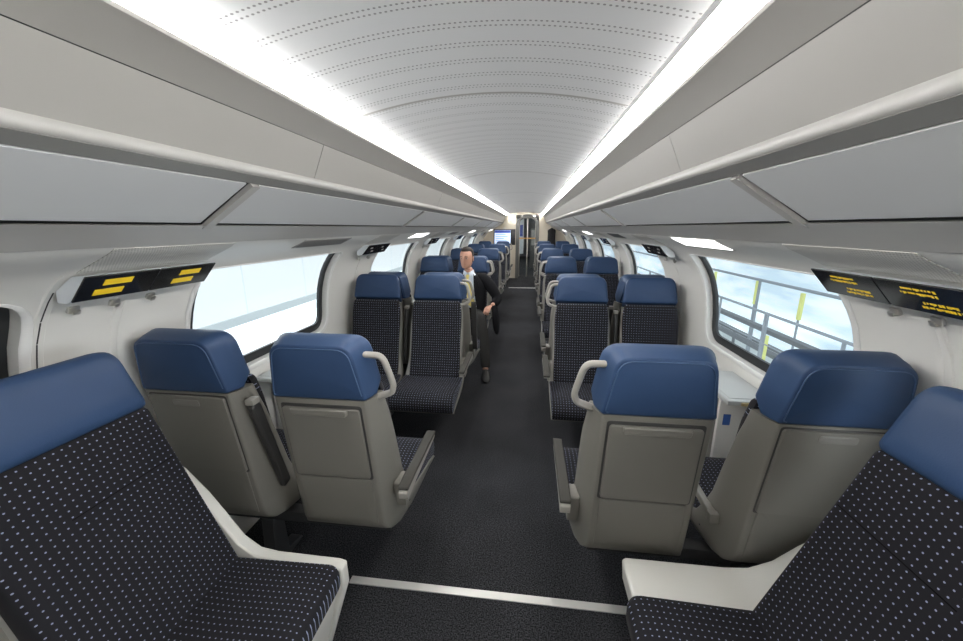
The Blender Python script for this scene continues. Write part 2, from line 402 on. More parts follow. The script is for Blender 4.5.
# light strips (real light sources), cove, valances, flap panels, lips, undersides
for side in (-1, 1):
    sd = 'left' if side < 0 else 'right'
    mb = MB(); prof = [(.512, 2.022), (.522, 2.008), (.530, 1.990), (.5375, 1.966)]
    mb.loft([[(side*x, y, z) for x, z in prof] for y in (Y_BACK, Y_END)], closed=False, cap0=False, cap1=False)
    tag(mb.build('ceiling_light_strip', M['strip'] if side < 0 else M['strip_right']), f'long glowing white light strip along the {sd} edge of the ceiling', 'light', 'ceiling light strips')
    mb = MB(); prof = [(.545, 1.99), (.5385, 1.964), (.540, 1.957), (.545, 1.953), (.552, 1.949), (.5995, 1.8965)]
    mb.loft([[(side*x, y, z) for x, z in prof] for y in (Y_BACK, Y_END)], closed=False, cap0=False, cap1=False)
    trim(f'pale upper valance below the {sd} light strip', mb, M['panel'])
    mb = MB().box(min(side*.640, side*.80), max(side*.640, side*.80), Y_BACK, Y_END, 1.86, 2.0)
    # groove backing kept dark and behind the panels
    trim(f'dark recess behind the {sd} overhead panels', mb, M['dark_gap'])
    ys = [Y_BACK]+[1.42+BAY*k for k in range(-1, 6)]+[Y_END]
    for i in range(len(ys)-1):
        a, b = ys[i]+.0015, ys[i+1]-.0015
        if b-a < .1: continue
        prof = [(.6005, 1.8945), (.6025, 1.889), (.651, 1.778), (.660, 1.783), (.613, 1.895)]
        mb = MB(); mb.loft([[(side*x, y, z) for x, z in prof] for y in (a, b)])
        trim(f'slanted pale overhead flap panel on the {sd}, {ORD[i]} from behind the camera', mb, M['panel'])
    # lip: rounded rail along the lower edge of the flaps
    prof = [(.6505, 1.780), (.6455, 1.774), (.6435, 1.766), (.645, 1.758), (.6505, 1.7525), (.658, 1.751), (.665, 1.760), (.665, 1.78)]
    mb = MB(); mb.loft([[(side*x, y, z) for x, z in prof] for y in (Y_BACK, Y_END)])
    trim(f'rounded pale rail along the lower edge of the {sd} flap panels', mb, M['lip'])
    prof = [(.653, 1.7505), (.660, 1.7475), (.690, 1.732), (.695, 1.745), (.665, 1.765)]
    mb = MB(); mb.loft([[(side*x, y, z) for x, z in prof] for y in (Y_BACK, Y_END)])
    trim(f'underside strip with shade in its dark grey below the {sd} overhead rail', mb, M['under'])
    # underside panels between ribs
    mb = MB(); mb.loft([[(side*x, y, z) for x, z in ((.70, 1.80), (.702, 1.738), (.885, 1.625), (.93, 1.60), (.93, 1.80))] for y in (Y_BACK, Y_END)])  # backing coloured dark for the shadow in the gaps beside the ribs
    trim(f'dark backing above the {sd} rack panels', mb, M['dark_gap'])
    ys = [Y_BACK]+[1.145+BAY*k for k in range(0, 6)]+[Y_END]
    for i in range(len(ys)-1):
        a, b = ys[i]+(.02 if i else 0), ys[i+1]-.035
        prof = [(.692, 1.729), (.868, 1.616), (.874, 1.622), (.697, 1.737)]
        mb = MB(); mb.loft([[(side*x, y, z) for x, z in prof] for y in (a, b)])
        trim(f'grey slanted rack underside panel on the {sd}, {ORD[i]} from behind the camera', mb, M['flap'])
        if i:
            y = ys[i]; prof = [(.690, 1.723), (.885, 1.597), (.893, 1.607), (.70, 1.735)]
            mb = MB(); mb.loft([[(side*x, yy, z) for x, z in prof] for yy in (y-.012, y+.022)])
            trim(f'pale rib between rack panels on the {sd}, {ORD[i-1]} from the camera', mb, M['lip'])
    prof = [(.872, 1.608), (.886, 1.600), (.93, 1.577), (.968, 1.550), (.972, 1.556), (.90, 1.612)]
    mb = MB(); mb.loft([[(side*x, y, z) for x, z in prof] for y in (Y_BACK, Y_END)])
    trim(f'pale ledge band below the {sd} rack panels', mb, M['lip'])
    mb = MB(); sa = s_of_z(1.5525)
    mb.loft([[wp(side, y, sa+d, o) for d, o in ((-.003, .0015), (.003, .0015))] for y in (Y_BACK, Y_END)], closed=False, cap0=False, cap1=False)
    trim(f'thin dark joint line along the {sd} wall cladding', mb, M['vent'])

# ends of the car
mb = MB()
def prism_y(mb, poly, y0, y1): mb.loft([[(x, y0, z) for x, z in poly], [(x, y1, z) for x, z in poly]])
L0, R0, AT = -.20, .385, 1.93     # opening in the end wall
prism_y(mb, [(-1.38, 0), (L0-.06, 0), (L0-.06, 2.1), (-1.38, 2.1)], Y_END, Y_END+.12)
prism_y(mb, [(R0+.06, 0), (1.38, 0), (1.38, 2.1), (R0+.06, 2.1)], Y_END, Y_END+.12)
prism_y(mb, [(L0-.06, AT+.05), (R0+.06, AT+.05), (R0+.06, 2.1), (L0-.06, 2.1)], Y_END, Y_END+.12)
M['endwall'] = mat('end_wall_beige', (.62, .56, .46), .5)
tag(mb.build('wall_far', M['endwall']), 'beige end wall of the car with a doorway at the aisle', 'wall', kind='structure')
tag(MB().box(-1.38, 1.38, Y_BACK-.1, Y_BACK, 0, 2.1).build('wall_back', M['wall']), 'plain wall behind the camera', 'wall', kind='structure')
door = tag(empty('door_1', ((L0+R0)/2, Y_END+.3, 0)), 'glazed doorway with a grey arched frame at the far end of the aisle', 'door', kind='structure')
W = Matrix.Translation(-door.location)
def arch_loop(d, y):
    pts = [(R0-d, 0), (R0-d, AT-.16), (R0-.16, AT-d), (L0+.16, AT-d), (L0+d, AT-.16), (L0+d, 0)]
    q = rpoly(pts, [0, .1, .1, .1, .1, 0], 4)
    return [W @ Vector((x, y, z)) for x, z in q]
mb = MB()
rr = [arch_loop(-.07, Y_END-.012), arch_loop(-.07, Y_END-.03), arch_loop(.035, Y_END-.03), arch_loop(.035, Y_END+.13), arch_loop(-.07, Y_END+.13)]
mb.loft(rr, closed=False, cap0=False, cap1=False); mb.build('door_frame', mat('door_frame_grey', (.12, .12, .115), .5), door)
mb = MB(); xm = (L0+R0)/2
mb.box(L0+.01, L0+.045, Y_END+.5, Y_END+.53, 0, 1.9, M=W); mb.box(xm-.02, xm+.02, Y_END+.5, Y_END+.53, 0, 1.9, M=W); mb.box(R0-.045, R0-.01, Y_END+.5, Y_END+.53, 0, 1.9, M=W)
mb.build('door_stile', M['metal'], door)
mb = MB().box(L0+.01, R0-.01, Y_END+.485, Y_END+.495, 1.235, 1.275, M=W); mb.build('warning_band', mat('warning_orange', (.75, .42, .14), .5), door)
mb = MB().box(L0+.045, R0-.045, Y_END+.512, Y_END+.516, .05, 1.88, M=W); mb.build('glass_pane', M['glass'], door)
# vestibule and next saloon seen through the door
mb = MB(); mb.box(-.75, -.65, Y_END+.12, 22, 0, 2.1); tag(mb.build('wall_vestibule_left', M['wall']), 'left wall of the vestibule beyond the far doorway', 'wall', kind='structure')
mb = MB(); mb.box(.85, .95, Y_END+.12, 22, 0, 2.1); tag(mb.build('wall_vestibule_right', M['wall']), 'right wall of the vestibule beyond the far doorway', 'wall', kind='structure')
mb = MB(); mb.box(-.75, .95, Y_END+.12, 22, 2.1, 2.15); tag(mb.build('ceiling_vestibule', M['wall']), 'ceiling of the vestibule beyond the far doorway', 'ceiling', kind='structure')
mb = MB(); mb.box(-.75, .95, 22, 22.1, 0, 2.1); tag(mb.build('wall_vestibule_end', mat('vestibule_dark', (.12, .12, .13), .5)), 'dark end of the vestibule far beyond the doorway', 'wall', kind='structure')
mb = MB(); mb.box(-.25, .45, 13.4, 14.6, 2.085, 2.099); tag(mb.build('ceiling_light', M['lamp2']), 'bright square ceiling light beyond the far doorway', 'light')
mb = MB(); mb.box(-.2, .4, 17.4, 18.4, 2.085, 2.099); tag(mb.build('ceiling_light', M['lamp2']), 'second bright ceiling light deeper beyond the far doorway', 'light')
post = empty('notice_board', (-.35, 16, 1.1)); tag(post, 'blue and white notice panel seen through the left door glass', 'notice')
MB().box(-.30, .28, -.02, .02, -.55, .85).build('board', M['sign_case'], post)
MB().box(-.26, .24, -.024, -.02, .15, .6).build('blue_panel', mat('notice_blue', (.06, .1, .42), .5), post)
MB().box(-.02, .02, -.02, .02, -1.1, -.55).build('stand', M['metal'], post)
cab = tag(empty('vestibule_cabinet', (.5, 16, 0)), 'dark grey cabinet standing in the vestibule behind the right door glass', 'cabinet')
MB().box(-.3, .3, -.2, .2, 0, 1.55, .01).build('carcass', M['vent_dark'], cab); MB().box(-.26, .26, -.215, -.2, .9, 1.5, .004).build('door', M['vent'], cab)

# ------------------------------------------------------------------ seats
def yb(z): return -.14*(z-.385)
ZB, ZT = .385, 1.000
def sstep(t): t = max(0, min(1, t)); return t*t*(3-2*t)
def shell_mesh():
    """moulded shell: cross-sections from the back/bottom line (narrow) to the front line (wide)"""
    Bk = [(yb(z), z) for z in [ZT-(ZT-.42)*i/8 for i in range(9)]]+[(.003, .398), (.014, .375), (.04, .356), (.09, .347), (.20, .342), (.34, .338), (.49, .330), (.565, .326), (.592, .333)]
    Fr = [(.018, ZT), (.034, .945), (.052, .885), (.070, .825), (.090, .765), (.108, .705), (.126, .645), (.143, .585), (.160, .530), (.172, .50), (.183, .475), (.20, .45), (.225, .435), (.28, .422), (.37, .405), (.49, .385), (.57, .362), (.597, .347)]
    mb = MB(); rings = []
    for i, (b, f) in enumerate(zip(Bk, Fr)):
        t = min(1, i/9.0); wb = .178+.0*t; wf = .203+.012*sstep((ZT-max(f[1], .8))/.15)
        wf += .023*sstep((.60-f[1])/.15)
        if i > 9: wb = .178+.052*sstep((i-9)/5)
        D = math.dist(b, f)
        def P(x, u):
            return (x, b[0]+(f[0]-b[0])*u, b[1]+(f[1]-b[1])*u)
        e = min(.3, .010/max(D, .01)); e2 = min(.3, .005/max(D, .01))
        half = [(wb-.011, 0), (wb-.004, e*.25), (wb, e), (wb+(wf-wb)*.45, .3), (wb+(wf-wb)*.85, .62), (wf, 1-e2*2), (wf-.003, 1-e2*.5), (wf-.008, 1)]
        ring = [P(x, u) for x, u in half]+[P(-x, u) for x, u in half[::-1]]
        rings.append(ring)
    mb.loft(rings)
    return mb
def slab(mb, outline, mapf, layers, uvf=None):
    """outline 2D CCW; layers: (inset, depth); mapf(u,v,depth)->3D"""
    rings, uvs = [], []
    for d, h in layers:
        o = inset(outline, d) if d else outline
        rings.append([mapf(u, v, h) for u, v in o]); uvs.append([uvf(u, v) if uvf else (u, v) for u, v in o])
    cu = sum(u for u, v in o)/len(o); cv = sum(v for u, v in o)/len(o)
    for k in (.75, .5, .25, .02):      # concentric rings so that the curved face stays smooth
        q = [(cu+(u-cu)*k, cv+(v-cv)*k) for u, v in o]
        rings.append([mapf(u, v, h) for u, v in q]); uvs.append([uvf(u, v) if uvf else (u, v) for u, v in q])
    mb.loft(rings, uvs=uvs)
def hr_mesh():
    mb = MB(); n = 6
    def ol(b, t, z0, z1, rt, rb=.02): return rpoly([(-b, z0), (b, z0), (t, z1), (-t, z1)], [rb, rb, rt, rt], n)
    A = ol(.180, .147, ZT+.002, 1.212, .048, .012); B = ol(.196, .160, ZT+.002, 1.229, .055, .012); D = ol(.203, .176, ZT+.036, 1.231, .06)
    def lerp(P, Q, t): return [(p[0]+(q[0]-p[0])*t, p[1]+(q[1]-p[1])*t) for p, q in zip(P, Q)]
    yf = lambda z: .030-.16*(z-ZT)
    ybk = lambda z: yb(z)-.004
    rings = []
    for o, f, ins in ((A, 0, .05), (A, .0, .012), (A, .01, .006), (A, .03, .001), (A, .06, .0), (lerp(A, B, .6), .3, 0), (B, .55, 0), (D, .8, .0), (D, .92, .004), (D, .975, .012), (D, 1.0, .026), (D, 1.0, .06)):
        q = inset(o, ins) if ins else o
        rings.append([(x, ybk(z)+(yf(z)-ybk(z))*f-(.006*(1-f) if (ins >= .05 and f == 0) else 0)+(.006 if (ins >= .05 and f == 1) else 0), z) for x, z in q])
    def shrink(r, first):
        c = Vector((0, 0, 0))
        for p in r: c += Vector(p)/len(r)
        out = []
        for k in (.75, .5, .25, .02):
            q = []
            for p in r:
                x = c.x+(p[0]-c.x)*k; z = c.z+(p[2]-c.z)*k
                q.append((x, (ybk(z)-.006-.003*(1-k)) if first else (yf(z)+.006+.004*(1-k)), z))
            out.append(q)
        return out
    rings = shrink(rings[0], True)[::-1]+rings+shrink(rings[-1], False)
    mb.loft(rings); return mb
def back_mesh():
    mb = MB(); ol = rpoly([(-.205, .435), (.205, .435), (.203, .93), (.186, 1.030), (-.186, 1.030), (-.203, .93)], [.012, .012, .03, .02, .02, .03], 4)
    # add points along the sides for curvature
    dens = []
    for i in range(len(ol)):
        a, b = ol[i], ol[(i+1) % len(ol)]; m = max(1, int(math.dist(a, b)/.08)) if abs(a[1]-b[1]) > .2 else 1
        dens += [(a[0]+(b[0]-a[0])*j/m, a[1]+(b[1]-a[1])*j/m) for j in range(m)]
    yf = lambda z: .225-.335*(z-.435)+.12*(z-.435)**2*.9-.018*math.sin((z-.435)/.577*math.pi)
    def mp(u, v, h): return (u, yf(v)-.05+h, v)
    slab(mb, dens, mp, ((0.0, .0), (0, .02), (.004, .036), (.012, .046), (.03, .05)))
    return mb
def cushion_mesh():
    mb = MB(); top = [(.15, .445), (.2, .452), (.28, .455), (.36, .460), (.44, .468), (.51, .471), (.555, .467), (.585, .455), (.612, .432), (.622, .400), (.618, .362), (.602, .343), (.56, .338), (.15, .40)]
    n = len(top); s = [0]
    for a, b in zip(top, top[1:]): s.append(s[-1]+math.dist(a, b))
    cols, uvs = [], []
    for x, k in ((-.233, .90), (-.231, .95), (-.222, .99), (-.205, 1.0), (-.1, 1.0), (.1, 1.0), (.205, 1.0), (.222, .99), (.231, .95), (.233, .90)):
        cy, cz = .36, .425
        cols.append([(x, cy+(y-cy)*(1-(1-k)*.25), cz+(z-cz)*k) for y, z in top]); uvs.append([(x, t) for t in s])
    mb.loft(cols, uvs=uvs); return mb
def table_mesh(slot):
    mb = MB(); z1, z0 = (.965, .652) if not slot else (.985, .64)
    w = .148 if not slot else .158
    ol = rpoly([(-w-.004, z0), (w+.004, z0), (w, z1), (-w, z1)], .012, 3)
    slab(mb, ol, lambda u, v, h: (u, yb(v)+.004-h, v), ((0, 0), (0, .012), (.002, .015), (.008, .016)))
    return mb
def recess_mesh(slot):
    mb = MB(); z1, z0 = (.978, .643) if not slot else (.991, .632)
    w = .156 if not slot else .163
    ol = rpoly([(-w-.004, z0), (w+.004, z0), (w, z1), (-w, z1)], .012, 3)
    slab(mb, ol, lambda u, v, h: (u, yb(v)+.004-h, v), ((0, 0), (0, .0045), (.002, .0055)))
    return mb
def piping_mesh():
    ol = rpoly([(-.168, ZT+.012), (.168, ZT+.012), (.137, 1.200), (-.137, 1.200)], [.012, .012, .045, .045], 6)
    pts = [(x, yb(z)-.0055, z) for x, z in ol]; pts = pts[7:]+pts[:7]
    mb = MB(); mb.tube(pts[6:], .0018, 6); return mb
def latch_mesh():
    mb = MB(); ol = rpoly([(-.105, .940), (.105, .940), (.108, .968), (-.108, .968)], .008, 3)
    slab(mb, ol, lambda u, v, h: (u, yb(v)-.012-h, v), ((0, 0), (0, .010), (.003, .014)))
    return mb
def slot_mesh():
    mb = MB(); ol = rpoly([(-.055, .945), (.055, .945), (.055, .972), (-.055, .972)], .009, 3)
    slab(mb, ol, lambda u, v, h: (u, yb(v)-.010-h, v), ((0, 0), (0, .004), (.004, .0055)))
    return mb
def lower_panel_mesh():
    mb = MB(); ol = rpoly([(-.152, .41), (.152, .41), (.152, .642), (-.152, .642)], .012, 3)
    slab(mb, ol, lambda u, v, h: (u, yb(v)+.004-h, v), ((0, 0), (0, .007), (.003, .009)))
    return mb
def bez(p, n=6, r=.4):
    """soften a polyline's corners"""
    out = [p[0]]
    for i in range(1, len(p)-1):
        a, b, c = map(Vector, (p[i-1], p[i], p[i+1])); q0 = b+(a-b)*r; q1 = b+(c-b)*r
        out += [tuple(q0*(1-t)**2+b*2*t*(1-t)+q1*t*t) for t in [k/n for k in range(n+1)]]
    return out+[p[-1]]
def make_seat(aisle, a, slot, arm_down=False, arm_up=False):
    root = empty('train_seat')
    tag(root, 'seat', 'seat')
    shell_mesh().build('seat_shell', M['shell'], root, ang=50)
    hr = hr_mesh().build('headrest', M['leather'], root, ang=60)
    back_mesh().build('backrest', M['fabric'], root, ang=60)
    cushion_mesh().build('seat_cushion', M['fabric'], root, ang=60)
    piping_mesh().build('piping', M['piping'], col.objects[-1] if False else hr, ang=60)
    recess_mesh(slot).build('table_recess', M['arm_dark'], root, ang=30)
    t = table_mesh(slot).build('fold_table', M['shell_dark'], root, ang=30)
    (slot_mesh() if slot else latch_mesh()).build('table_latch', M['shell'] if not slot else M['slot'], t, ang=30)
    lower_panel_mesh().build('lower_back_panel', M['shell_dark'], root, ang=30)
    if aisle:
        mb = MB()
        mb.tube(bez([(a*.150, -.05, 1.165), (a*.232, -.045, 1.160), (a*.262, -.03, 1.045), (a*.250, -.02, 1.010), (a*.176, -.015, .982)], 5, .28), .0115, 10, 1.3)
        mb.build('handle', M['handle'], root, ang=60)
        ar = empty('armrest'); ar.parent = root
        bpy.data.objects.remove(ar)
        mb = MB(); ol = rpoly([(-.01, .540), (.10, .552), (.42, .562), (.44, .576), (.10, .586), (-.015, .580)], .010, 3)
        mb.loft([[(a*x, y, z) for y, z in ol] for x in (.247, .285)])
        arm = mb.build('armrest', M['handle'], root, bev=.006)
        mb = MB(); ol = rpoly([(-.01, .583), (.10, .586), (.44, .577), (.447, .588), (.43, .596), (.05, .604), (-.01, .597)], .005, 2)
        mb.loft([[(a*x, y, z) for y, z in ol] for x in (.245, .287)])
        mb.build('armrest_pad', M['arm_pad'], arm, bev=.004)
        if arm_up:      # folded up beside the backrest
            rot = Matrix.Translation((0, .02, .57)) @ Matrix.Rotation(math.radians(100), 4, 'X') @ Matrix.Translation((0, -.02, -.57))
            arm.data.transform(rot); arm.children[0].data.transform(rot)
            arm.data.materials[0] = M['arm_dark']; arm.children[0].data.materials[0] = M['arm_dark']
        mb = MB(); ol = rpoly([(.07, .44), (.18, .44), (.13, .575), (.045, .57)], .012, 3)
        mb.loft([[(a*x, y, z) for y, z in ol] for x in (.205, .2465)]); mb.build('armrest_bracket', M['shell'], root, bev=.004)
    else:
        mb = MB()
        if not arm_down:
            ol = rpoly([(.055, .50), (.10, .515), (-.012, .935), (-.035, .955), (-.062, .935)], .012, 3)
        else:
            ol = rpoly([(.07, .50), (.36, .515), (.375, .53), (.36, .545), (.07, .535)], .012, 3)
        mb.loft([[(a*x, y, z) for y, z in ol] for x in (.2195, .2455)])
        arm = mb.build('armrest', M['arm_dark'] if not arm_down else M['shell'], root, bev=.006)
        mb = MB()
        if not arm_down: mb.box(-.017, .017, -.02, .02, -.012, .012, .004, Matrix.Translation((a*.2325, -.042, .955)))
        else: mb.box(-.018, .018, -.012, .018, -.02, .02, .004, Matrix.Translation((a*.2325, .07, .515)))
        mb.build('armrest_cap', M['handle'] if not arm_down else M['shell'], arm)
    return root
XA, XWN = .57, 1.075
P = {(al, a): make_seat(al, a, not al) for al in (True, False) for a in (1, -1)}
P['down'] = make_seat(False, -1, True, arm_down=True); P['up'] = make_seat(True, 1, False, arm_up=True)
used = set()
ROWW = ['first', 'second', 'third', 'fourth', 'fifth', 'sixth', 'seventh', 'eighth', 'ninth', 'tenth', 'eleventh', 'twelfth']
def place(side, aisle, y, facing, row, key=None):
    # a: which local x is the aisle side
    a = (-side) if not facing else side
    k = key or (aisle, a)
    o = P[k] if k not in used else copy_tree(P[k]); used.add(k)
    o.location = (side*((.583 if aisle else 1.118) if row == 1 else (XA if aisle else XWN)), y, 0); o.rotation_euler = (0, 0, math.pi if facing else 0)
    sd = 'left' if side < 0 else 'right'
    if row == 1:
        lab = (f"grey-backed seat with blue headrest, folded table and handle, nearest aisle seat on the {sd}" if aisle
               else f"grey-backed seat with blue headrest beside the {sd} wall, nearest window seat, back to us")
    else:
        lab = f"blue-topped dotted seat {'facing us' if facing else 'turned away'}, {'aisle' if aisle else 'window'} place in the {ROWW[row-1]} row {sd} of aisle"
    tag(o, lab, 'seat', f"seats in the rows {sd} of the aisle")
    return o
NB = 5
for side in (-1, 1):
    for k in range(NB+1):
        ya, yf = 1.27+BAY*k, 2.97+BAY*k
        if k == NB and side < 0: continue
        for aisle in (True, False):
            place(side, aisle, ya, False, 2*k+1, key='down' if (k == 0 and side > 0 and not aisle) else ('up' if (k == 1 and side < 0 and aisle) else None))
            if k < NB: place(side, aisle, yf, True, 2*k+2)
        # steel frame carrying the pair
        for (yy, f, nm) in ((ya, 1, 'turned-away'), (yf, -1, 'facing')):
            if f < 0 and k == NB: continue
            sdn = 'left' if side < 0 else 'right'
            fr = tag(empty('seat_frame', (side*.85, yy, 0)), f"dark steel frame under the {nm} seat pair, bay {ROWW[k]} {sdn} of the aisle", 'seat frame', 'seat frames on the floor')
            MB().box(-.42, .42, .14*f-.03, .14*f+.03, .27, .322, .006).build('beam', M['steel_dark'], fr)
            mb = MB(); x0 = side*.18
            mb.loft([[(x0+dx, .14*f+dy, z) for dx, dy in ((-.03, -w), (.03, -w), (.03, w), (-.03, w))] for z, w in ((0.002, .16), (.02, .15), (.04, .05), (.272, .035))])
            mb.build('pedestal', M['steel_dark'], fr, bev=.004)

# ------------------------------------------------------------------ sideways seats beside the camera
def side_seat(s, x_in, y0, y1, box_y, label):
    d = x_in-.40
    root = tag(empty('sideways_seat', (s*.8, (y0+y1)/2, 0)), label, 'seat', 'sideways seats beside the camera')
    W = Matrix.Translation(-root.location)
    def P3(x, y, z): return W @ Vector((s*(x), y, z))
    # white moulded base and end panel
    mb = MB()
    base = rpoly([(x_in+.12, 0.002), (1.24, 0.002), (1.24, .60), (1.14, .60), (.99+d*.5, .50), (.90+d*.5, .385), (x_in+.025, .385)], [.01, .01, .02, .02, .06, .05, .01], 4)
    mb.loft([[P3(x, y, z) for x, z in base] for y in (y0-.02, y1+.004)])
    if s < 0:
        end = [(x_in+.12, 0.002), (1.25, 0.002), (1.25, .80), (1.10, .80), (1.035, .775), (.96, .685), (.90, .595), (.845, .51), (.79, .466), (.72, .455), (x_in+.035, .452), (x_in+.010, .445), (x_in+.008, .36)]
    else:
        end = [(x_in+.15, 0.002), (1.25, 0.002), (1.25, .60), (1.16, .60), (1.09, .545), (1.02, .475), (.95, .437), (.87, .428), (x_in+.05, .428), (x_in+.037, .418), (x_in+.045, .34)]
    mb.loft([[P3(x, y, z) for x, z in end] for y in (y1+.004, box_y)])
    mb.build('seat_shell', M['white'], root, bev=.012, ang=40)
    # cushion
    mb = MB(); ol = rpoly([(x_in, y0), (x_in, y1), (.83+d*.6, y1), (.83+d*.6, y0)], [.04, .045, .01, .01], 6)
    if True: ol = ol[::-1]
    zt = .475
    slab(mb, ol, lambda u, v, h: P3(u, v, h+ .012*max(0, 1-abs(u-x_in-.06)/.2)), ((0.012, .39), (0, .405), (0, zt-.03), (.004, zt-.014), (.014, zt-.004), (.032, zt), (.08, zt)), uvf=lambda u, v: (u, v))
    mb.build('seat_cushion', M['fabric'], root, ang=60)
    # backrest: tilted slab
    bx0, bz0, bx1, bz1 = .80+d*.6, .455, 1.055+d*.15, 1.05
    L = math.hypot(bx1-bx0, bz1-bz0); ux, uz = (bx1-bx0)/L, (bz1-bz0)/L; nx, nz = -uz, ux
    def bm_(u, v, h): return P3(bx0+ux*v+nx*h, u, bz0+uz*v+nz*h)
    ol = rpoly([(y0+.005, 0), (y1-.005, 0), (y1-.012, L-.004), (y0+.012, L-.004)], [.015, .015, .02, .02], 4)
    dens = []
    for i in range(len(ol)):
        a, b = ol[i], ol[(i+1) % len(ol)]; m = max(1, int(math.dist(a, b)/.08)); dens += [(a[0]+(b[0]-a[0])*j/m, a[1]+(b[1]-a[1])*j/m) for j in range(m)]
    mb = MB(); slab(mb, dens, bm_, ((.01, -.09), (0, -.07), (0, -.012), (.004, -.003), (.014, .004), (.035, .006), (.09, .006)))
    bo = mb.build('backrest', M['fabric'], root, ang=60)
    mb = MB(); c = .40   # stitched seam across the backrest
    mb.tube([bm_(y0+.16+(y1-y0-.19)*i/6, L*.70, .0066) for i in range(7)], .0014, 6); mb.build('seam', M['seam'], bo)
    # headrest
    hx1, hz1 = bx1+.06, 1.243
    L2 = math.hypot(hx1-bx1, hz1-bz1); vx, vz = (hx1-bx1)/L2, (hz1-bz1)/L2; mx, mz = -vz, vx
    def hm(u, v, h): return P3(bx1+vx*v+mx*h, u, bz1+vz*v+mz*h)
    ol = rpoly([(y0+.006, -.012), (y1-.006, -.012), (y1-.022, L2), (y0+.022, L2)], [.02, .02, .055, .055], 6)
    mb = MB(); slab(mb, ol, hm, ((.03, -.10), (.01, -.095), (0, -.08), (0, -.03), (.003, -.006), (.012, .008), (.028, .014), (.06, .017)))
    mb.build('headrest', M['leather'], root, ang=60)
    # moulded plastic back behind the cushions
    mb = MB(); ol = rpoly([(y0-.02, .02), (y1+.004, .02), (y1-.0, L-.03), (y0-.0, L-.03)], .02, 3)
    slab(mb, ol, lambda u, v, h: bm_(u, v, h), ((.01, -.125), (0, -.115), (0, -.08), (.01, -.06)))
    mb.build('back_shell', M['shell'], root, ang=40)
    return root
side_seat(-1, .452, .53, 1.005, 1.052, 'dotted sideways seat with blue headrest against the left wall, facing the aisle beside the camera')
side_seat(1, .485, .53, 1.015, 1.20, 'dotted sideways seat with blue headrest against the right wall, on a wide white moulded base')

# ------------------------------------------------------------------ wall fittings
def quad_panel(side, y0, y1, sa, sb, off0, off1, n=6, ny=1):
    """thin curved panel on the wall cladding between wall coords sa..sb"""
    mb = MB(); rings = []
    for i in range(n+1):
        s = sa+(sb-sa)*i/n
        rings.append([wp(side, y0, s, off0), wp(side, y1, s, off0), wp(side, y1, s, off1), wp(side, y0, s, off1)])
    uvs = [[(y0, sa+(sb-sa)*i/n), (y1, sa+(sb-sa)*i/n), (y1, sa+(sb-sa)*i/n), (y0, sa+(sb-sa)*i/n)] for i in range(n+1)]
    mb.loft(rings, uvs=uvs); return mb
SGN_T, SGN_B = Vector((1.075, 0, 1.469)), Vector((1.14, 0, 1.396))
def sign(side, k):
    y0, y1 = .915+BAY*k, 1.372+BAY*k; ym = 1.142+BAY*k
    sd = 'left' if side < 0 else 'right'
    what = {(-1, 0): 'with four lit yellow bars', (1, 0): 'with yellow lettering'}.get((side, k), 'without lit text')
    root = tag(empty('reservation_display', (side*1.11, ym, 1.43)), f"black seat reservation display {what}, {ORD[k]} along the {sd} wall", 'display', 'reservation displays above the seats')
    W = Matrix.Translation(-root.location)
    T, B = SGN_T, SGN_B; dv = (B-T); n = Vector((-dv.z, 0, dv.x)).normalized()
    if n.x > 0: n = -n
    def pt(y, t, h): p = T+dv*t+n*h; return W @ Vector((side*p.x, y, p.z))
    # casing: wedge between wall and display
    mb = MB()
    prof = [T+n*.0, B+n*.0, B+Vector((.012, 0, -.006)), B+Vector((.045, 0, -.004)), B+Vector((.04, 0, .03)), T+Vector((.04, 0, .0))]
    prof = rpoly([(p.x, p.z) for p in prof], [.002, .006, .008, .006, .005, .003], 3)
    mb.loft([[W @ Vector((side*x, y, z)) for x, z in prof] for y in (y0, y1)]); mb.build('casing', M['sign_case'], root, ang=40)
    for a, b in ((y0, ym-.002), (ym+.002, y1)):
        mb = MB(); mb.loft([[pt(y, t, h) for y, t in ((a, 0.0), (b, 0.0), (b, 1.0), (a, 1.0))] for h in (.0, .005)])
        sc = mb.build('display_panel', M['black'], root, bev=.001)
        if side < 0 and k == 0:
            c = (a+b)/2 - (.012 if a == y0 else -.012)
            for t0 in (.17, .57):
                mb = MB(); sk = .015*(t0 > .4)
                mb.loft([[pt(y-sk, t, h) for y, t in ((c-.042, t0), (c+.042, t0), (c+.042, t0+.23), (c-.042, t0+.23))] for h in (.005, .0065)])
                mb.build('lit_bar', M['yellow'], sc)
        elif side > 0 and k == 0:
            mb = MB(); c = (a+b)/2
            for (t0, L, off) in ((.16, .085, .0), (.31, .095, .003), (.60, .075, -.03), (.75, .09, -.028)):
                y = c+L/2+off
                while y > c-L/2+off:
                    w = random.choice((.0035, .005, .0065)); hh = random.choice((.06, .085))
                    mb.loft([[pt(yy, t, h) for yy, t in ((y-w, t0), (y, t0), (y, t0+hh), (y-w, t0+hh))] for h in (.005, .0055)])
                    y -= w+random.choice((.0015, .0015, .004))
            mb.build('lettering', M['yellow'], sc)
        else:
            mb = MB(); c = (a+b)/2
            for (t0, dy) in ((.25, -.03), (.6, .02)):
                mb.loft([[pt(c+dy+yy, t0+t, h) for yy, t in ((-.022, 0), (.022, 0), (.022, .14), (-.022, .14))] for h in (.005, .0056)])
            mb.build('unlit_bar', M['vent'], sc)
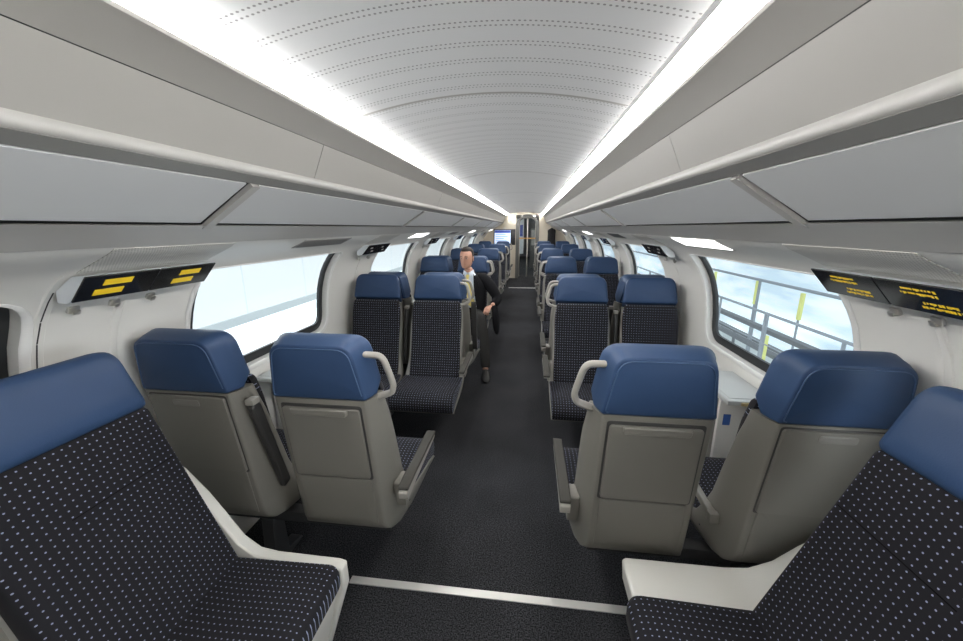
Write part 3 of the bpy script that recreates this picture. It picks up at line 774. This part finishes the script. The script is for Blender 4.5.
for side in (-1, 1):
    sd = 'left' if side < 0 else 'right'
    for k in range(0, 6):
        sign(side, k)
        # perforated loudspeaker grille above the display
        mb = quad_panel(side, .93+BAY*k, 1.38+BAY*k, s_of_z(1.478), s_of_z(1.546), .0004, .0022)
        tag(mb.build('speaker_grille', M['grille']), f"perforated pale grille panel above the {ORD[k]} reservation display on the {sd}", 'grille', 'grilles above the reservation displays')
        # ceiling-side fittings alternate: lamp / vent
        lamp = (k % 2 == 0) if side > 0 else (k % 2 == 1)
        y0, y1 = 1.87+BAY*k, 2.40+BAY*k
        if lamp:
            r = tag(empty('wall_lamp', (side*1.02, (y0+y1)/2, 1.52)), f"glowing white rectangular lamp above the {ORD[k]} long window on the {sd}", 'lamp', 'lamps above the windows')
            W = Matrix.Translation(-r.location)
            mb = quad_panel(side, y0, y1, s_of_z(1.500), s_of_z(1.543), .0006, .004); bmesh.ops.transform(mb.bm, matrix=W, verts=mb.bm.verts[:]); mb.build('diffuser', M['lamp'], r)
            mb = quad_panel(side, y0-.012, y1+.012, s_of_z(1.496), s_of_z(1.547), .0002, .0016); bmesh.ops.transform(mb.bm, matrix=W, verts=mb.bm.verts[:]); mb.build('lamp_frame', M['lip'], r)
        else:
            r = tag(empty('wall_vent', (side*1.02, (y0+y1)/2, 1.52)), f"grey slotted air vent above the {ORD[k]} long window on the {sd}", 'vent', 'vents above the windows')
            W = Matrix.Translation(-r.location)
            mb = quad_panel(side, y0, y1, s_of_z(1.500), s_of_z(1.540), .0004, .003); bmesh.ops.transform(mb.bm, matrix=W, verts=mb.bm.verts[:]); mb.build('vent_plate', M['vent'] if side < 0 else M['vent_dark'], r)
            mb = MB()
            for i in range(5):
                s = s_of_z(1.503)+(s_of_z(1.537)-s_of_z(1.503))*i/5
                mb.loft([[W @ wp(side, yy, s+d, o) for yy, d, o in ((y0+.01, 0, .003), (y1-.01, 0, .003), (y1-.01, .004, .0045), (y0+.01, .004, .0045))]] * 1 + [[W @ wp(side, yy, s+d, o) for yy, d, o in ((y0+.01, 0, .0034), (y1-.01, 0, .0034), (y1-.01, .004, .005), (y0+.01, .004, .005))]])
            mb.build('slat', M['vent_dark'], r)
# coat hooks under the displays
def hook(side, y, lab):
    s = s_of_z(1.352); p = wp(side, y, s)
    r = tag(empty('coat_hook', p), lab, 'hook', 'coat hooks under the displays')
    x = side
    MB().box(-.012, .012, -.015, .015, -.011, .011, .003, Matrix.Translation((-x*.011, 0, .006)) @ Matrix.Rotation(-x*math.radians(25), 4, 'Y') @ Matrix.Diagonal((.45, 1, 1, 1))).build('back_plate', M['metal'], r)
    mb = MB(); mb.tube(bez([(-x*.006, 0, -.006), (-x*.022, 0, -.010), (-x*.026, 0, .002)], 4, .4), .0035, 8, 2.6); mb.build('peg', M['metal'], r)
for i, y in enumerate((.985, 1.105, 1.232)): hook(-1, y, f"small metal coat hook on the left wall, {['nearest','middle','farthest'][i]} below the yellow-barred display")
for i, y in enumerate((1.12, 1.24)): hook(1, y, f"small metal coat hook on the right wall, {['nearer','farther'][i]} below the display with yellow lettering")
for side in (-1, 1):
    for k in (1, 2):
        for i, y in enumerate((1.05, 1.24)):
            hook(side, y+BAY*k, f"small metal coat hook {['nearer','farther'][i]} below the {ORD[k]} display on the {'left' if side<0 else 'right'} wall")

# small tables with litter bins between facing window seats
for side in (-1, 1):
    for k in range(NB):
        y = 2.02+BAY*k; sd = 'left' if side < 0 else 'right'
        r = tag(empty('window_table', (side*1.232, y, 0)), f"small pale wall table with litter bin below the {ORD[k]} long window on the {sd}", 'table', 'small tables under the windows')
        x0, x1 = (-.11, .112)
        def bx(mb, a, b, *q, bev=0): return mb.box(min(side*a, side*b), max(side*a, side*b), *q, bev)
        bx(MB(), x0, x1, -.21, .21, .765, .79, bev=.006).build('tabletop', M['vent_light'], r)
        bx(MB(), x0+.02, x1-.015, -.18, .18, .789, .793, bev=.0015).build('lid', M['vent_light'], r)
        bx(MB(), -.05, -.005, -.217, -.208, .768, .784, bev=.002).build('latch', M['brass'], r)
        bx(MB(), x0+.03, x1, -.085, .185, .30, .765, bev=.01).build('litter_bin', M['wall'], r)
        bx(MB(), x0+.005, x0+.03, -.07, .03, .34, .74, bev=.004).build('bin_flap', M['panel'], r)
        bx(MB(), -.055, -.02, -.0895, -.0855, .60, .66, bev=.001).build('blue_sticker', M['blue_tag'], r)
        bx(MB(), x0+.06, x1-.04, -.04, .14, .0015, .30).build('pedestal', M['steel_dark'], r)

# heater ducts along the foot of both walls
for side in (-1, 1):
    mb = MB(); prof = rpoly([(1.317, .002), (1.354, .002), (1.354, .20), (1.337, .20), (1.317, .16)], .005, 2)
    mb.loft([[(side*x, y, z) for x, z in prof] for y in (1.3, Y_END-.1)])
    tag(mb.build('baseboard_left' if side < 0 else 'baseboard_right', M['wall']), f"pale heater duct along the foot of the {'left' if side<0 else 'right'} wall", 'baseboard', kind='structure')

# ------------------------------------------------------------------ information monitor at the far end
mon = tag(empty('hanging_monitor', (-.56, 11.3, 1.33)), 'flat passenger information screen hanging above the far left seats', 'monitor')
MB().box(-.315, .315, -.035, .035, -.225, .225, .01).build('housing', mat('monitor_black', (.015, .015, .018), .3), mon)
MB().box(-.285, .175, -.041, -.035, -.19, .195, .002).build('screen', mat('monitor_screen', (.5, .6, .8), .3, emit=(.62, .72, .93), estr=1.0), mon)
MB().box(-.28, .17, -.0425, -.0412, .12, .19).build('title_bar', mat('monitor_header', (.03, .05, .2), .3, emit=(.03, .05, .25), estr=1.0), mon)
mb = MB()
for i in range(4): mb.box(-.26, -.26+[.3, .36, .25, .33][i], -.0425, -.0412, .07-i*.06, .09-i*.06)
mb.build('text_rows', mat('monitor_text', (.2, .28, .5), .3, emit=(.30, .38, .6), estr=.6), mon)
mb = MB().box(-.03, .03, -.02, .02, .22, .285); mb.build('bracket', M['metal'], mon)

# dark coat hanging at the far right corner
ct = tag(empty('dark_coat', (.84, 12.3, 1.5)), 'dark coat hanging in the far right corner behind the last seats', 'coat')
mb = MB(); rings = []
for z, w, d in ((.09, .015, .012), (.07, .035, .03), (.035, .10, .045), (.0, .125, .05), (-.08, .115, .055), (-.30, .12, .055), (-.60, .135, .05)):
    rings.append([(math.cos(2*math.pi*i/18)*w*(1+.06*math.sin(5*2*math.pi*i/18)), math.sin(2*math.pi*i/18)*d*(1+.12*math.sin(7*2*math.pi*i/18)), z) for i in range(18)])
mb.loft(rings); mb.build('cloth', mat('coat_cloth', (.015, .015, .017), .9), ct, ang=60)
mb = MB(); mb.tube([(0, .05, .085), (0, .0, .085), (0, -.01, .11)], .006, 8); mb.build('hook_peg', M['metal'], ct)

# ------------------------------------------------------------------ the seated man
SK = mat('skin', (.50, .27, .19), .5, noise=.06, nscale=30); SUIT = mat('suit_cloth', (.009, .009, .0105), .9, spec=.12); TROU = mat('trouser_cloth', (.026, .025, .024), .9, spec=.15)
SHIRT = mat('shirt_cloth', (.62, .68, .78), .8); TIE = mat('tie_silk', (.62, .50, .16), .45); HAIR = mat('hair_dark', (.03, .022, .018), .7); SHOE = mat('shoe_leather', (.008, .007, .007), .45, spec=.3)
EYEW = mat('eye_white', (.42, .38, .35), .5); EYED = mat('eye_dark', (.02, .015, .012), .3); LIP = mat('lip_skin', (.38, .15, .12), .5)
def skin_obj(name, verts, edges, radii, m, parent, root=0, lev=2):
    me = bpy.data.meshes.new(name); me.from_pydata(verts, edges, []); me.materials.append(m)
    o = bpy.data.objects.new(name, me); col.objects.link(o); o.parent = parent
    md = o.modifiers.new('skin', 'SKIN'); md.use_smooth_shade = True; md.branch_smoothing = .5
    for i, r in enumerate(radii):
        sv = me.skin_vertices[0].data[i]; sv.radius = r if isinstance(r, tuple) else (r, r); sv.use_root = (i == root)
    ss = o.modifiers.new('sub', 'SUBSURF'); ss.levels = lev; ss.render_levels = lev
    return o
# figure frame: origin on the floor under the hips; he faces -Y (towards the camera). +X is his left (screen right)
HY = 4.60
man = tag(empty('person', (-.555, HY, 0)), 'seated man in dark suit, white shirt and yellow tie, left side of the aisle', 'person')
def chain(lists):
    """lists of [(pos, radius) ...]; first entry may be an int index of an existing vertex"""
    V, E, R = [], [], []
    for L in lists:
        prev = None
        for it in L:
            if isinstance(it, int): prev = it; continue
            V.append(it[0]); R.append(it[1])
            if prev is not None: E.append((prev, len(V)-1))
            prev = len(V)-1
    return V, E, R
body = chain([
 [((0, .0, .585), (.09, .07)), ((0, .015, .66), (.105, .085)), ((0, .01, .82), (.118, .088)), ((0, .01, .955), (.118, .08)), ((-.005, .0, 1.035), (.062, .055)), ((-.012, -.01, 1.09), .052), ((-.02, -.025, 1.135), .055)],
 [0, ((.10, -.06, .572), .055), ((.135, -.22, .556), .055), ((.175, -.42, .585), .050), ((.225, -.53, .36), .044), ((.262, -.63, .12), .036), ((.270, -.67, .06), .034)],
 [0, ((-.10, -.06, .572), .055), ((-.13, -.22, .556), .055), ((-.155, -.42, .572), .050), ((-.16, -.50, .35), .044), ((-.165, -.56, .12), .036), ((-.165, -.60, .06), .034)],
 [3, ((.14, .005, .99), .050), ((.20, .005, .965), .048), ((.30, -.02, .84), .042), ((.350, -.03, .745), .036), ((.320, -.13, .715), .030), ((.290, -.205, .705), .025)],
 [3, ((-.14, .005, .99), .050), ((-.195, .0, .965), .048), ((-.25, -.02, .84), .042), ((-.26, -.05, .745), .036), ((-.215, -.17, .710), .030), ((-.178, -.25, .695), .025)],
])
bo = skin_obj('body', *body, SK, man)
# head
mb = MB(); rings = []
hc = Vector((-.03, -.045, 1.245)); rot = Matrix.Rotation(math.radians(-14), 4, 'Z') @ Matrix.Rotation(math.radians(6), 4, 'X')
prof = [(-.118, .030, .030, -.030), (-.108, .048, .052, -.026), (-.09, .058, .068, -.018), (-.065, .066, .080, -.010), (-.035, .071, .088, -.004), (-.005, .075, .092, 0), (.025, .077, .095, .004), (.055, .076, .095, .006), (.08, .068, .086, .008), (.100, .052, .066, .008), (.113, .030, .038, .008), (.118, .006, .008, .008)]
for z, w, d, oy in prof:
    r = []
    for i in range(28):
        a = 2*math.pi*i/28; x, y = math.cos(a)*w, math.sin(a)*d+oy
        fx = math.exp(-(x/.014)**2); fr = 1 if math.sin(a) < -.3 else 0
        if fr:
            nose = .026*fx*math.exp(-((z+.022)/.017)**2)+.012*fx*math.exp(-((z-.008)/.02)**2)
            brow = .006*math.exp(-((z-.028)/.010)**2); eye = -.008*(math.exp(-((abs(x)-.030)/.014)**2))*math.exp(-((z-.010)/.012)**2)
            lipb = .006*math.exp(-(x/.022)**2)*math.exp(-((z+.058)/.012)**2); chin = .007*math.exp(-(x/.022)**2)*math.exp(-((z+.098)/.014)**2)
            y -= nose+brow+eye+lipb+chin
        r.append(hc + (rot @ Vector((x, y, z))))
    rings.append(r)
mb.loft(rings)
hd = mb.build('head', SK, man, ang=80)
hd.modifiers.new('sub', 'SUBSURF').render_levels = 2
def hp(x, y, z): return hc + (rot @ Vector((x, y, z)))
for sx in (-1, 1):
    mb = MB(); bmesh.ops.create_uvsphere(mb.bm, u_segments=12, v_segments=8, radius=.0115, matrix=Matrix.Translation(hp(sx*.030, -.075, .010))); mb.build('eye', EYEW, hd)
    mb = MB(); bmesh.ops.create_uvsphere(mb.bm, u_segments=10, v_segments=6, radius=.0066, matrix=Matrix.Translation(hp(sx*.030, -.082, .010))); mb.build('iris', EYED, hd)
    mb = MB(); mb.tube([hp(sx*.014, -.094, .030), hp(sx*.030, -.092, .034), hp(sx*.048, -.080, .028)], .0035, 6); mb.build('eyebrow', HAIR, hd)
    mb = MB(); rr = []
    for t, w in ((-1, .004), (-.6, .012), (0, .016), (.6, .017), (1, .006)):
        rr.append([hp(sx*(.074+.010*math.cos(q)*.6+.004), .012+math.sin(q)*w, -.005+t*.030) for q in [2*math.pi*i/8 for i in range(8)]])
    mb.loft(rr); mb.build('ear', SK, hd, ang=80)
mb = MB(); mb.tube([hp(-.024, -.083, -.058), hp(-.010, -.090, -.056), hp(0, -.0915, -.057), hp(.010, -.090, -.056), hp(.024, -.083, -.058)], [.002, .0045, .0045, .0045, .002], 8); mb.build('mouth', LIP, hd)
# hair cap: short, dark, receding at the temples
mb = MB(); rr = []
for z, w, d, oy in [(-.065, .066, .074, .008), (-.03, .078, .094, .004), (0, .083, .102, .004), (.03, .085, .105, .008), (.06, .084, .106, .008), (.088, .077, .098, .008), (.114, .060, .078, .008), (.131, .034, .044, .008), (.137, .005, .006, .008)]:
    r = []
    for i in range(28):
        a = 2*math.pi*i/28; ca, sa = math.cos(a), math.sin(a); k = 1.0
        y = sa*d+oy; x = ca*w
        front = max(0, -sa)
        if z < .09 and front > .05:       # pull the hair inside the skull below the hairline
            k = 1-.22*min(1, (front-.05)/.25)
        r.append(hp(x*k, (y-oy)*k+oy, z))
    rr.append(r)
mb.loft(rr); hr = mb.build('hair', HAIR, man, ang=80); hr.modifiers.new('sub', 'SUBSURF').render_levels = 2
# hands: palm + four fingers + thumb, curled
def hand(wrist, fwd, up, sx, name):
    w = Vector(wrist); f = Vector(fwd).normalized(); u = Vector(up).normalized(); s = f.cross(u).normalized()*sx; u = s.cross(f)*sx
    def q(a, b, c): return tuple(w+f*a+s*b+u*c)
    L = [[(q(0, 0, 0), (.020, .016)), (q(.035, 0, 0), (.026, .014)), (q(.075, .0, -.002), (.030, .012))]]
    for j, (b, l) in enumerate(((.027, .92), (.009, 1.0), (-.009, .94), (-.026, .76))):
        L.append([2, (q(.088, b, -.002), .0095), (q(.088+.034*l, b, -.014), .0088), (q(.088+.050*l, b, -.038), .0082), (q(.088+.044*l, b, -.056), .0068)])
    L.append([1, (q(.045, .034, -.006), .0105), (q(.075, .046, -.018), .0095), (q(.098, .040, -.030), .008)])
    return skin_obj(name, *chain(L), SK, man, lev=1)
hand((.290, -.205, .705), (-.42, -.75, -.35), (0.25, -.1, 1), 1, 'hand')
hand((-.178, -.25, .695), (.62, -.75, -.10), (0, 0, 1), -1, 'hand')
# clothing
trous = chain([[((0, .01, .585), (.132, .098)), ((0, .01, .64), (.134, .104))],
 [0, ((.10, -.06, .572), .088), ((.135, -.22, .560), .082), ((.178, -.42, .590), .076), ((.228, -.52, .36), .068), ((.262, -.62, .14), .060), ((.268, -.645, .065), .058)],
 [0, ((-.10, -.06, .572), .088), ((-.13, -.22, .558), .082), ((-.155, -.42, .580), .074), ((-.16, -.50, .35), .066), ((-.165, -.555, .14), .058), ((-.165, -.575, .065), .056)]])
skin_obj('trousers', *trous, TROU, man)
shirt = chain([[((0, .0, .60), (.134, .118)), ((0, -.005, .72), (.138, .116)), ((0, -.005, .85), (.152, .118)), ((0, -.002, .955), (.150, .105)), ((-.008, -.005, 1.04), (.085, .074)), ((-.012, -.012, 1.085), .060)]])
skin_obj('shirt', *shirt, SHIRT, man)
mb = MB()   # collar
for sx in (-1, 1):
    mb.loft([[Vector((-.014+sx*a, y, z)) for a, y, z in ((.012, -.085, 1.075), (.055, -.045, 1.095), (.062, .01, 1.10), (.066, .01, 1.075), (.060, -.06, 1.055), (.03, -.100, 1.035))],
             [Vector((-.014+sx*a, y, z)) for a, y, z in ((.012, -.078, 1.077), (.05, -.040, 1.097), (.057, .01, 1.102), (.060, .012, 1.077), (.053, -.055, 1.057), (.03, -.092, 1.037))]])
mb.build('collar', SHIRT, man, ang=60)
# jacket: back + two open fronts + sleeves
def jacket_front(sx, mb):
    cols = []
    rows = [(1.045, .060, .105, -.075), (.99, .060, .175, -.098), (.90, .068, .200, -.122), (.80, .078, .200, -.126), (.70, .092, .195, -.122), (.62, .108, .195, -.118), (.565, .135, .195, -.095)]
    rings = []
    for z, x0, x1, yf in rows:
        r = [(sx*x0, yf-.012, z), (sx*(x0+x1)*.5, yf-.004, z), (sx*x1*.93, yf+.045, z), (sx*x1, .0, z), (sx*x1*.97, .06, z), (sx*x1*.6, .112, z), (0, .125, z)]
        r2 = [(x*.96, y+.012 if y < 0 else y-.012, z) for x, y, z in r][::-1]
        rings.append([Vector(p) for p in r+r2])
    mb.loft(rings)
mb = MB(); jacket_front(1, mb); jacket_front(-1, mb); jk = mb.build('jacket', SUIT, man, ang=70)
jk.modifiers.new('sub', 'SUBSURF').render_levels = 2
slv = chain([[((.08, .012, 1.0), .072), ((.15, .010, .995), .082), ((.215, .003, .955), .080), ((.300, -.02, .84), .070), ((.352, -.03, .748), .066), ((.326, -.12, .718), .054), ((.302, -.180, .708), .044)]])
skin_obj('sleeve', *slv, SUIT, man)
slv = chain([[((-.08, .012, 1.0), .072), ((-.15, .010, .995), .082), ((-.210, .003, .955), .080), ((-.252, -.02, .84), .070), ((-.264, -.05, .745), .062), ((-.218, -.165, .712), .052), ((-.188, -.228, .700), .042)]])
skin_obj('sleeve', *slv, SUIT, man)
mb = MB(); rings = []      # tail of the open jacket hanging over the armrest into the aisle
for z, x0, x1, y0, y1 in ((.74, .25, .32, -.16, .0), (.68, .280, .345, -.22, -.02), (.60, .296, .365, -.26, -.04), (.50, .300, .378, -.28, -.07), (.41, .315, .380, -.27, -.11), (.35, .345, .372, -.25, -.16)):
    rings.append([Vector(p) for p in ((x0, y0, z), ((x0+x1)/2, y0-.012, z), (x1, y0, z), (x1+.006, (y0+y1)/2, z), (x1, y1, z), (x0, y1, z), (x0-.004, (y0+y1)/2, z))])
mb.loft(rings); tl = mb.build('jacket_tail', SUIT, jk, ang=80); tl.modifiers.new('sub', 'SUBSURF').render_levels = 2
for sx in (-1, 1):   # lapels
    mb = MB(); mb.loft([[Vector((sx*x, y, z)) for x, y, z in ((.055, -.085, 1.06), (.105, -.105, .99), (.118, -.128, .93), (.078, -.145, .80), (.064, -.128, .93))],
                        [Vector((sx*x, y+.008, z)) for x, y, z in ((.055, -.085, 1.06), (.105, -.105, .99), (.118, -.128, .93), (.078, -.145, .80), (.064, -.128, .93))]])
    mb.build('lapel', SUIT, jk)
mb = MB()   # tie
tr = [(1.055, .016, -.102), (1.035, .022, -.112), (1.015, .014, -.116), (.95, .022, -.130), (.85, .030, -.140), (.77, .038, -.140), (.69, .044, -.138), (.65, .006, -.137)]
mb.loft([[Vector((x+dx, y-h, z)) for x, h in ((-w, 0), (0, .008), (w, 0), (0, -.004))] for (z, w, y), dx in zip(tr, (-.012, -.012, -.011, -.005, .008, .025, .045, .058))])
mb.build('tie', TIE, man, ang=50)
mb = MB(); mb.loft([[Vector((math.cos(a)*.143, .01+math.sin(a)*.128, z)) for a in [2*math.pi*i/20 for i in range(20)]] for z in (.625, .652)]); mb.build('belt', SHOE, man)
for (x, y, tx) in ((.272, -.68, .06), (-.165, -.60, -.02)):
    mb = MB(); rr = []
    for t, w, h, dz in ((.055, .018, .030, .0), (.045, .034, .062, 0), (.0, .039, .080, 0), (-.06, .041, .062, 0), (-.12, .046, .044, 0), (-.17, .042, .034, 0), (-.205, .026, .024, 0), (-.215, .008, .012, .004)):
        rr.append([Vector((x+tx*(-t)*2+math.cos(a)*w, y+t, .004+dz+max(0, h*(.5+.5*math.sin(a))))) for a in [2*math.pi*i/16 for i in range(16)]])
    mb.loft(rr); mb.build('shoe', SHOE, man, ang=60)

# ------------------------------------------------------------------ outside, seen through the windows
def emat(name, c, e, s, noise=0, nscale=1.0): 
    return mat(name, c, .7, emit=e, estr=s, noise=noise, nscale=nscale)  # glow stands in for daylight on hall things that are no lamps
HW1 = emat('hall_wall_bright', (.85, .87, .88), (.93, .97, 1.0), .95); HW2 = emat('hall_wall_pale', (.5, .52, .52), (.86, .90, .91), .62)  # lower panel's lamp light is put into its colour and glow
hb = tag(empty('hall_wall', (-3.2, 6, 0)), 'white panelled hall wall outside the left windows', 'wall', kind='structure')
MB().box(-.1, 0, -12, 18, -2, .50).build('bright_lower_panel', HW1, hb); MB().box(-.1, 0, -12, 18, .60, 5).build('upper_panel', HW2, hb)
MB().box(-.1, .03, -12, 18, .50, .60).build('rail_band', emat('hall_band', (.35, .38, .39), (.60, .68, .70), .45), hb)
mb = MB()
for i in range(18): mb.box(0, .004, -9.99+i*1.25, -9.975+i*1.25, -2, .5); mb.box(0, .004, -9.4+i*1.25, -9.385+i*1.25, .6, 5)
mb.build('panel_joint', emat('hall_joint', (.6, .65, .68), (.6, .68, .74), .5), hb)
def hall_back():
    m = bpy.data.materials.new('hall_backdrop'); m.use_nodes = True; nt = m.node_tree; b = nt.nodes['Principled BSDF']
    tc = nt.nodes.new('ShaderNodeTexCoord'); mp = nt.nodes.new('ShaderNodeMapping'); mp.inputs['Scale'].default_value = (1, .25, 1.3)
    nz = nt.nodes.new('ShaderNodeTexNoise'); nz.inputs['Scale'].default_value = 1.6; nz.inputs['Detail'].default_value = 4
    r = nt.nodes.new('ShaderNodeValToRGB'); r.color_ramp.elements[0].position = .35; r.color_ramp.elements[1].position = .65
    r.color_ramp.elements[0].color = (.50, .60, .66, 1); r.color_ramp.elements[1].color = (.84, .88, .88, 1)
    nt.links.new(tc.outputs['Object'], mp.inputs[0]); nt.links.new(mp.outputs[0], nz.inputs['Vector']); nt.links.new(nz.outputs['Fac'], r.inputs[0])
    nt.links.new(r.outputs[0], b.inputs['Emission Color']); b.inputs['Emission Strength'].default_value = .75; nt.links.new(r.outputs[0], b.inputs['Base Color'])  # emission puts the hall's daylight into the backdrop
    b.inputs['Roughness'].default_value = .8
    return m
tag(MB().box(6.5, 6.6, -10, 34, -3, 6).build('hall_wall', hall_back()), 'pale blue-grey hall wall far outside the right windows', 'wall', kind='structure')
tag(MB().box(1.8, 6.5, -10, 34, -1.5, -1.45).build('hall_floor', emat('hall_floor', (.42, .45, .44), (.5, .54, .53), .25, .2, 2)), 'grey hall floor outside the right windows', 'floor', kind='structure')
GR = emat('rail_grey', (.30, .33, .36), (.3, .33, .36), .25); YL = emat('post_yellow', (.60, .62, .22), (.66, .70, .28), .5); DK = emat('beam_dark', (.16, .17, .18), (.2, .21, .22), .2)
rl = tag(empty('walkway_railing', (2.6, 6, 0)), 'grey steel walkway railing outside the right windows', 'railing')
for z, r, nm in ((.735, .014, 'handrail'), (.42, .007, 'middle_rail'), (.16, .007, 'lower_rail')):
    mb = MB(); mb.tube([(0, y, z) for y in (-8, 0, 8, 16)], r, 8); mb.build(nm, GR, rl)
for i in range(16):
    y = -7.76+i*.98
    MB().box(-.010, .010, y-.010, y+(.010 if i % 2 else .04), -1.45, .735).build('post', GR, rl)
ov = tag(empty('overhead_pipe', (3.2, 6, .92)), 'long grey pipe running above the railing outside the right windows', 'pipe')
mb = MB(); mb.tube([(0, y, 0) for y in (-8, 0, 8, 18)], .018, 8); mb.build('pipe', GR, ov)
for i in range(4): MB().box(-.012, .012, -7.2+i*6.6, -7.175+i*6.6, -2.37, 0).build('support', GR, ov)
for n_, (z, w, x) in enumerate(((.40, .05, 3.0), (.20, .04, 2.9), (.08, .03, 3.3))):
    b_ = tag(empty('gantry_beam', (x, 6, z)), f"dark horizontal beam behind the railing outside, {['upper','middle','lower'][n_]} of three", 'beam', 'dark beams behind the railing')
    MB().box(-.04, .04, -14, 14, -w/2, w/2).build('girder', DK, b_)
    for i in range(5): MB().box(-.015, .015, -12+i*6, -11.97+i*6, -1.45-z, -w/2).build('upright', DK, b_)
for i, (x, y, z0, z1) in enumerate(((3.25, 5.55, .57, .88), (3.25, 4.66, .56, .86), (2.75, 4.33, -.1, .44), (3.25, 6.75, .57, .87), (3.25, 7.9, .57, .87), (2.75, 8.0, -.1, .44))):
    p_ = tag(empty('marker_post', (x, y, -1.45)), f"yellow marker post outside the right windows, {ROWW[i]} of six", 'post', 'yellow posts outside')
    MB().box(-.008, .008, -.01, .01, 0, z1+1.45, .002).build('shaft', GR, p_)
    MB().box(-.016, .016, -.022, .022, z0+1.45, z1+1.46, .004).build('yellow_sleeve', YL, p_)

# ------------------------------------------------------------------ light, world, camera
w = bpy.data.worlds.new('World'); scn.world = w; w.use_nodes = True
w.node_tree.nodes['Background'].inputs[0].default_value = (.82, .91, 1.0, 1); w.node_tree.nodes['Background'].inputs[1].default_value = 1.0
def area(name, loc, rot, sx, sy, power, c=(1, 1, 1)):
    l = bpy.data.lights.new(name, 'AREA'); l.shape = 'RECTANGLE'; l.size = sx; l.size_y = sy; l.energy = power; l.color = c
    o = bpy.data.objects.new(name, l); col.objects.link(o); o.location = loc; o.rotation_euler = rot
    return o
area('daylight_left', (-2.9, 5, 2.2), (0, math.radians(-62), 0), 1.6, 14, 300, (.95, .98, 1))
area('daylight_right', (2.3, 5, 2.6), (0, math.radians(58), 0), 1.2, 14, 25, (.95, .98, 1))

area('daylight_near_right', (1.9, .1, 1.25), (0, math.radians(84), math.radians(-18)), .7, 1.3, 38, (.97, .985, 1))
tag(MB().box(-1.9, -1.75, -2.2, 1.25, -1, 2.6).build('light_blocker', mat('light_blocker_dark', (.03, .032, .035), .8)), 'added dark panel keeping daylight out of the nearest left window', 'light blocker', kind='structure')  # unseen panel added to block daylight at this window
F, VP, ROLL = 380.0, (529.5, 227.5), .027
CX, CY = 481.5, 320.5
dx, dy = VP[0]-CX, VP[1]-CY
c, s = math.cos(ROLL), math.sin(ROLL)
dx, dy = c*dx+s*dy, -s*dx+c*dy
d = Vector((dx, -dy, -F)).normalized(); X = d.cross(Vector((0, 1, 0))).normalized(); Z = X.cross(d)
R0m = Matrix(((X.x, d.x, Z.x), (X.y, d.y, Z.y), (X.z, d.z, Z.z)))          # camera = R0 * world
Rr = Matrix(((c, s, 0), (-s, c, 0), (0, 0, 1)))
Rm = Rr @ R0m
cam = bpy.data.cameras.new('Camera'); co = bpy.data.objects.new('Camera', cam); col.objects.link(co)
co.matrix_world = Matrix.Translation((.154, 0, 1.6)) @ Rm.transposed().to_4x4()
cam.sensor_width = 36; cam.lens = F/963*36; cam.clip_start = .02; cam.clip_end = 200
scn.camera = co
scn.view_settings.view_transform = 'Standard'
scn.view_settings.exposure = 0.0
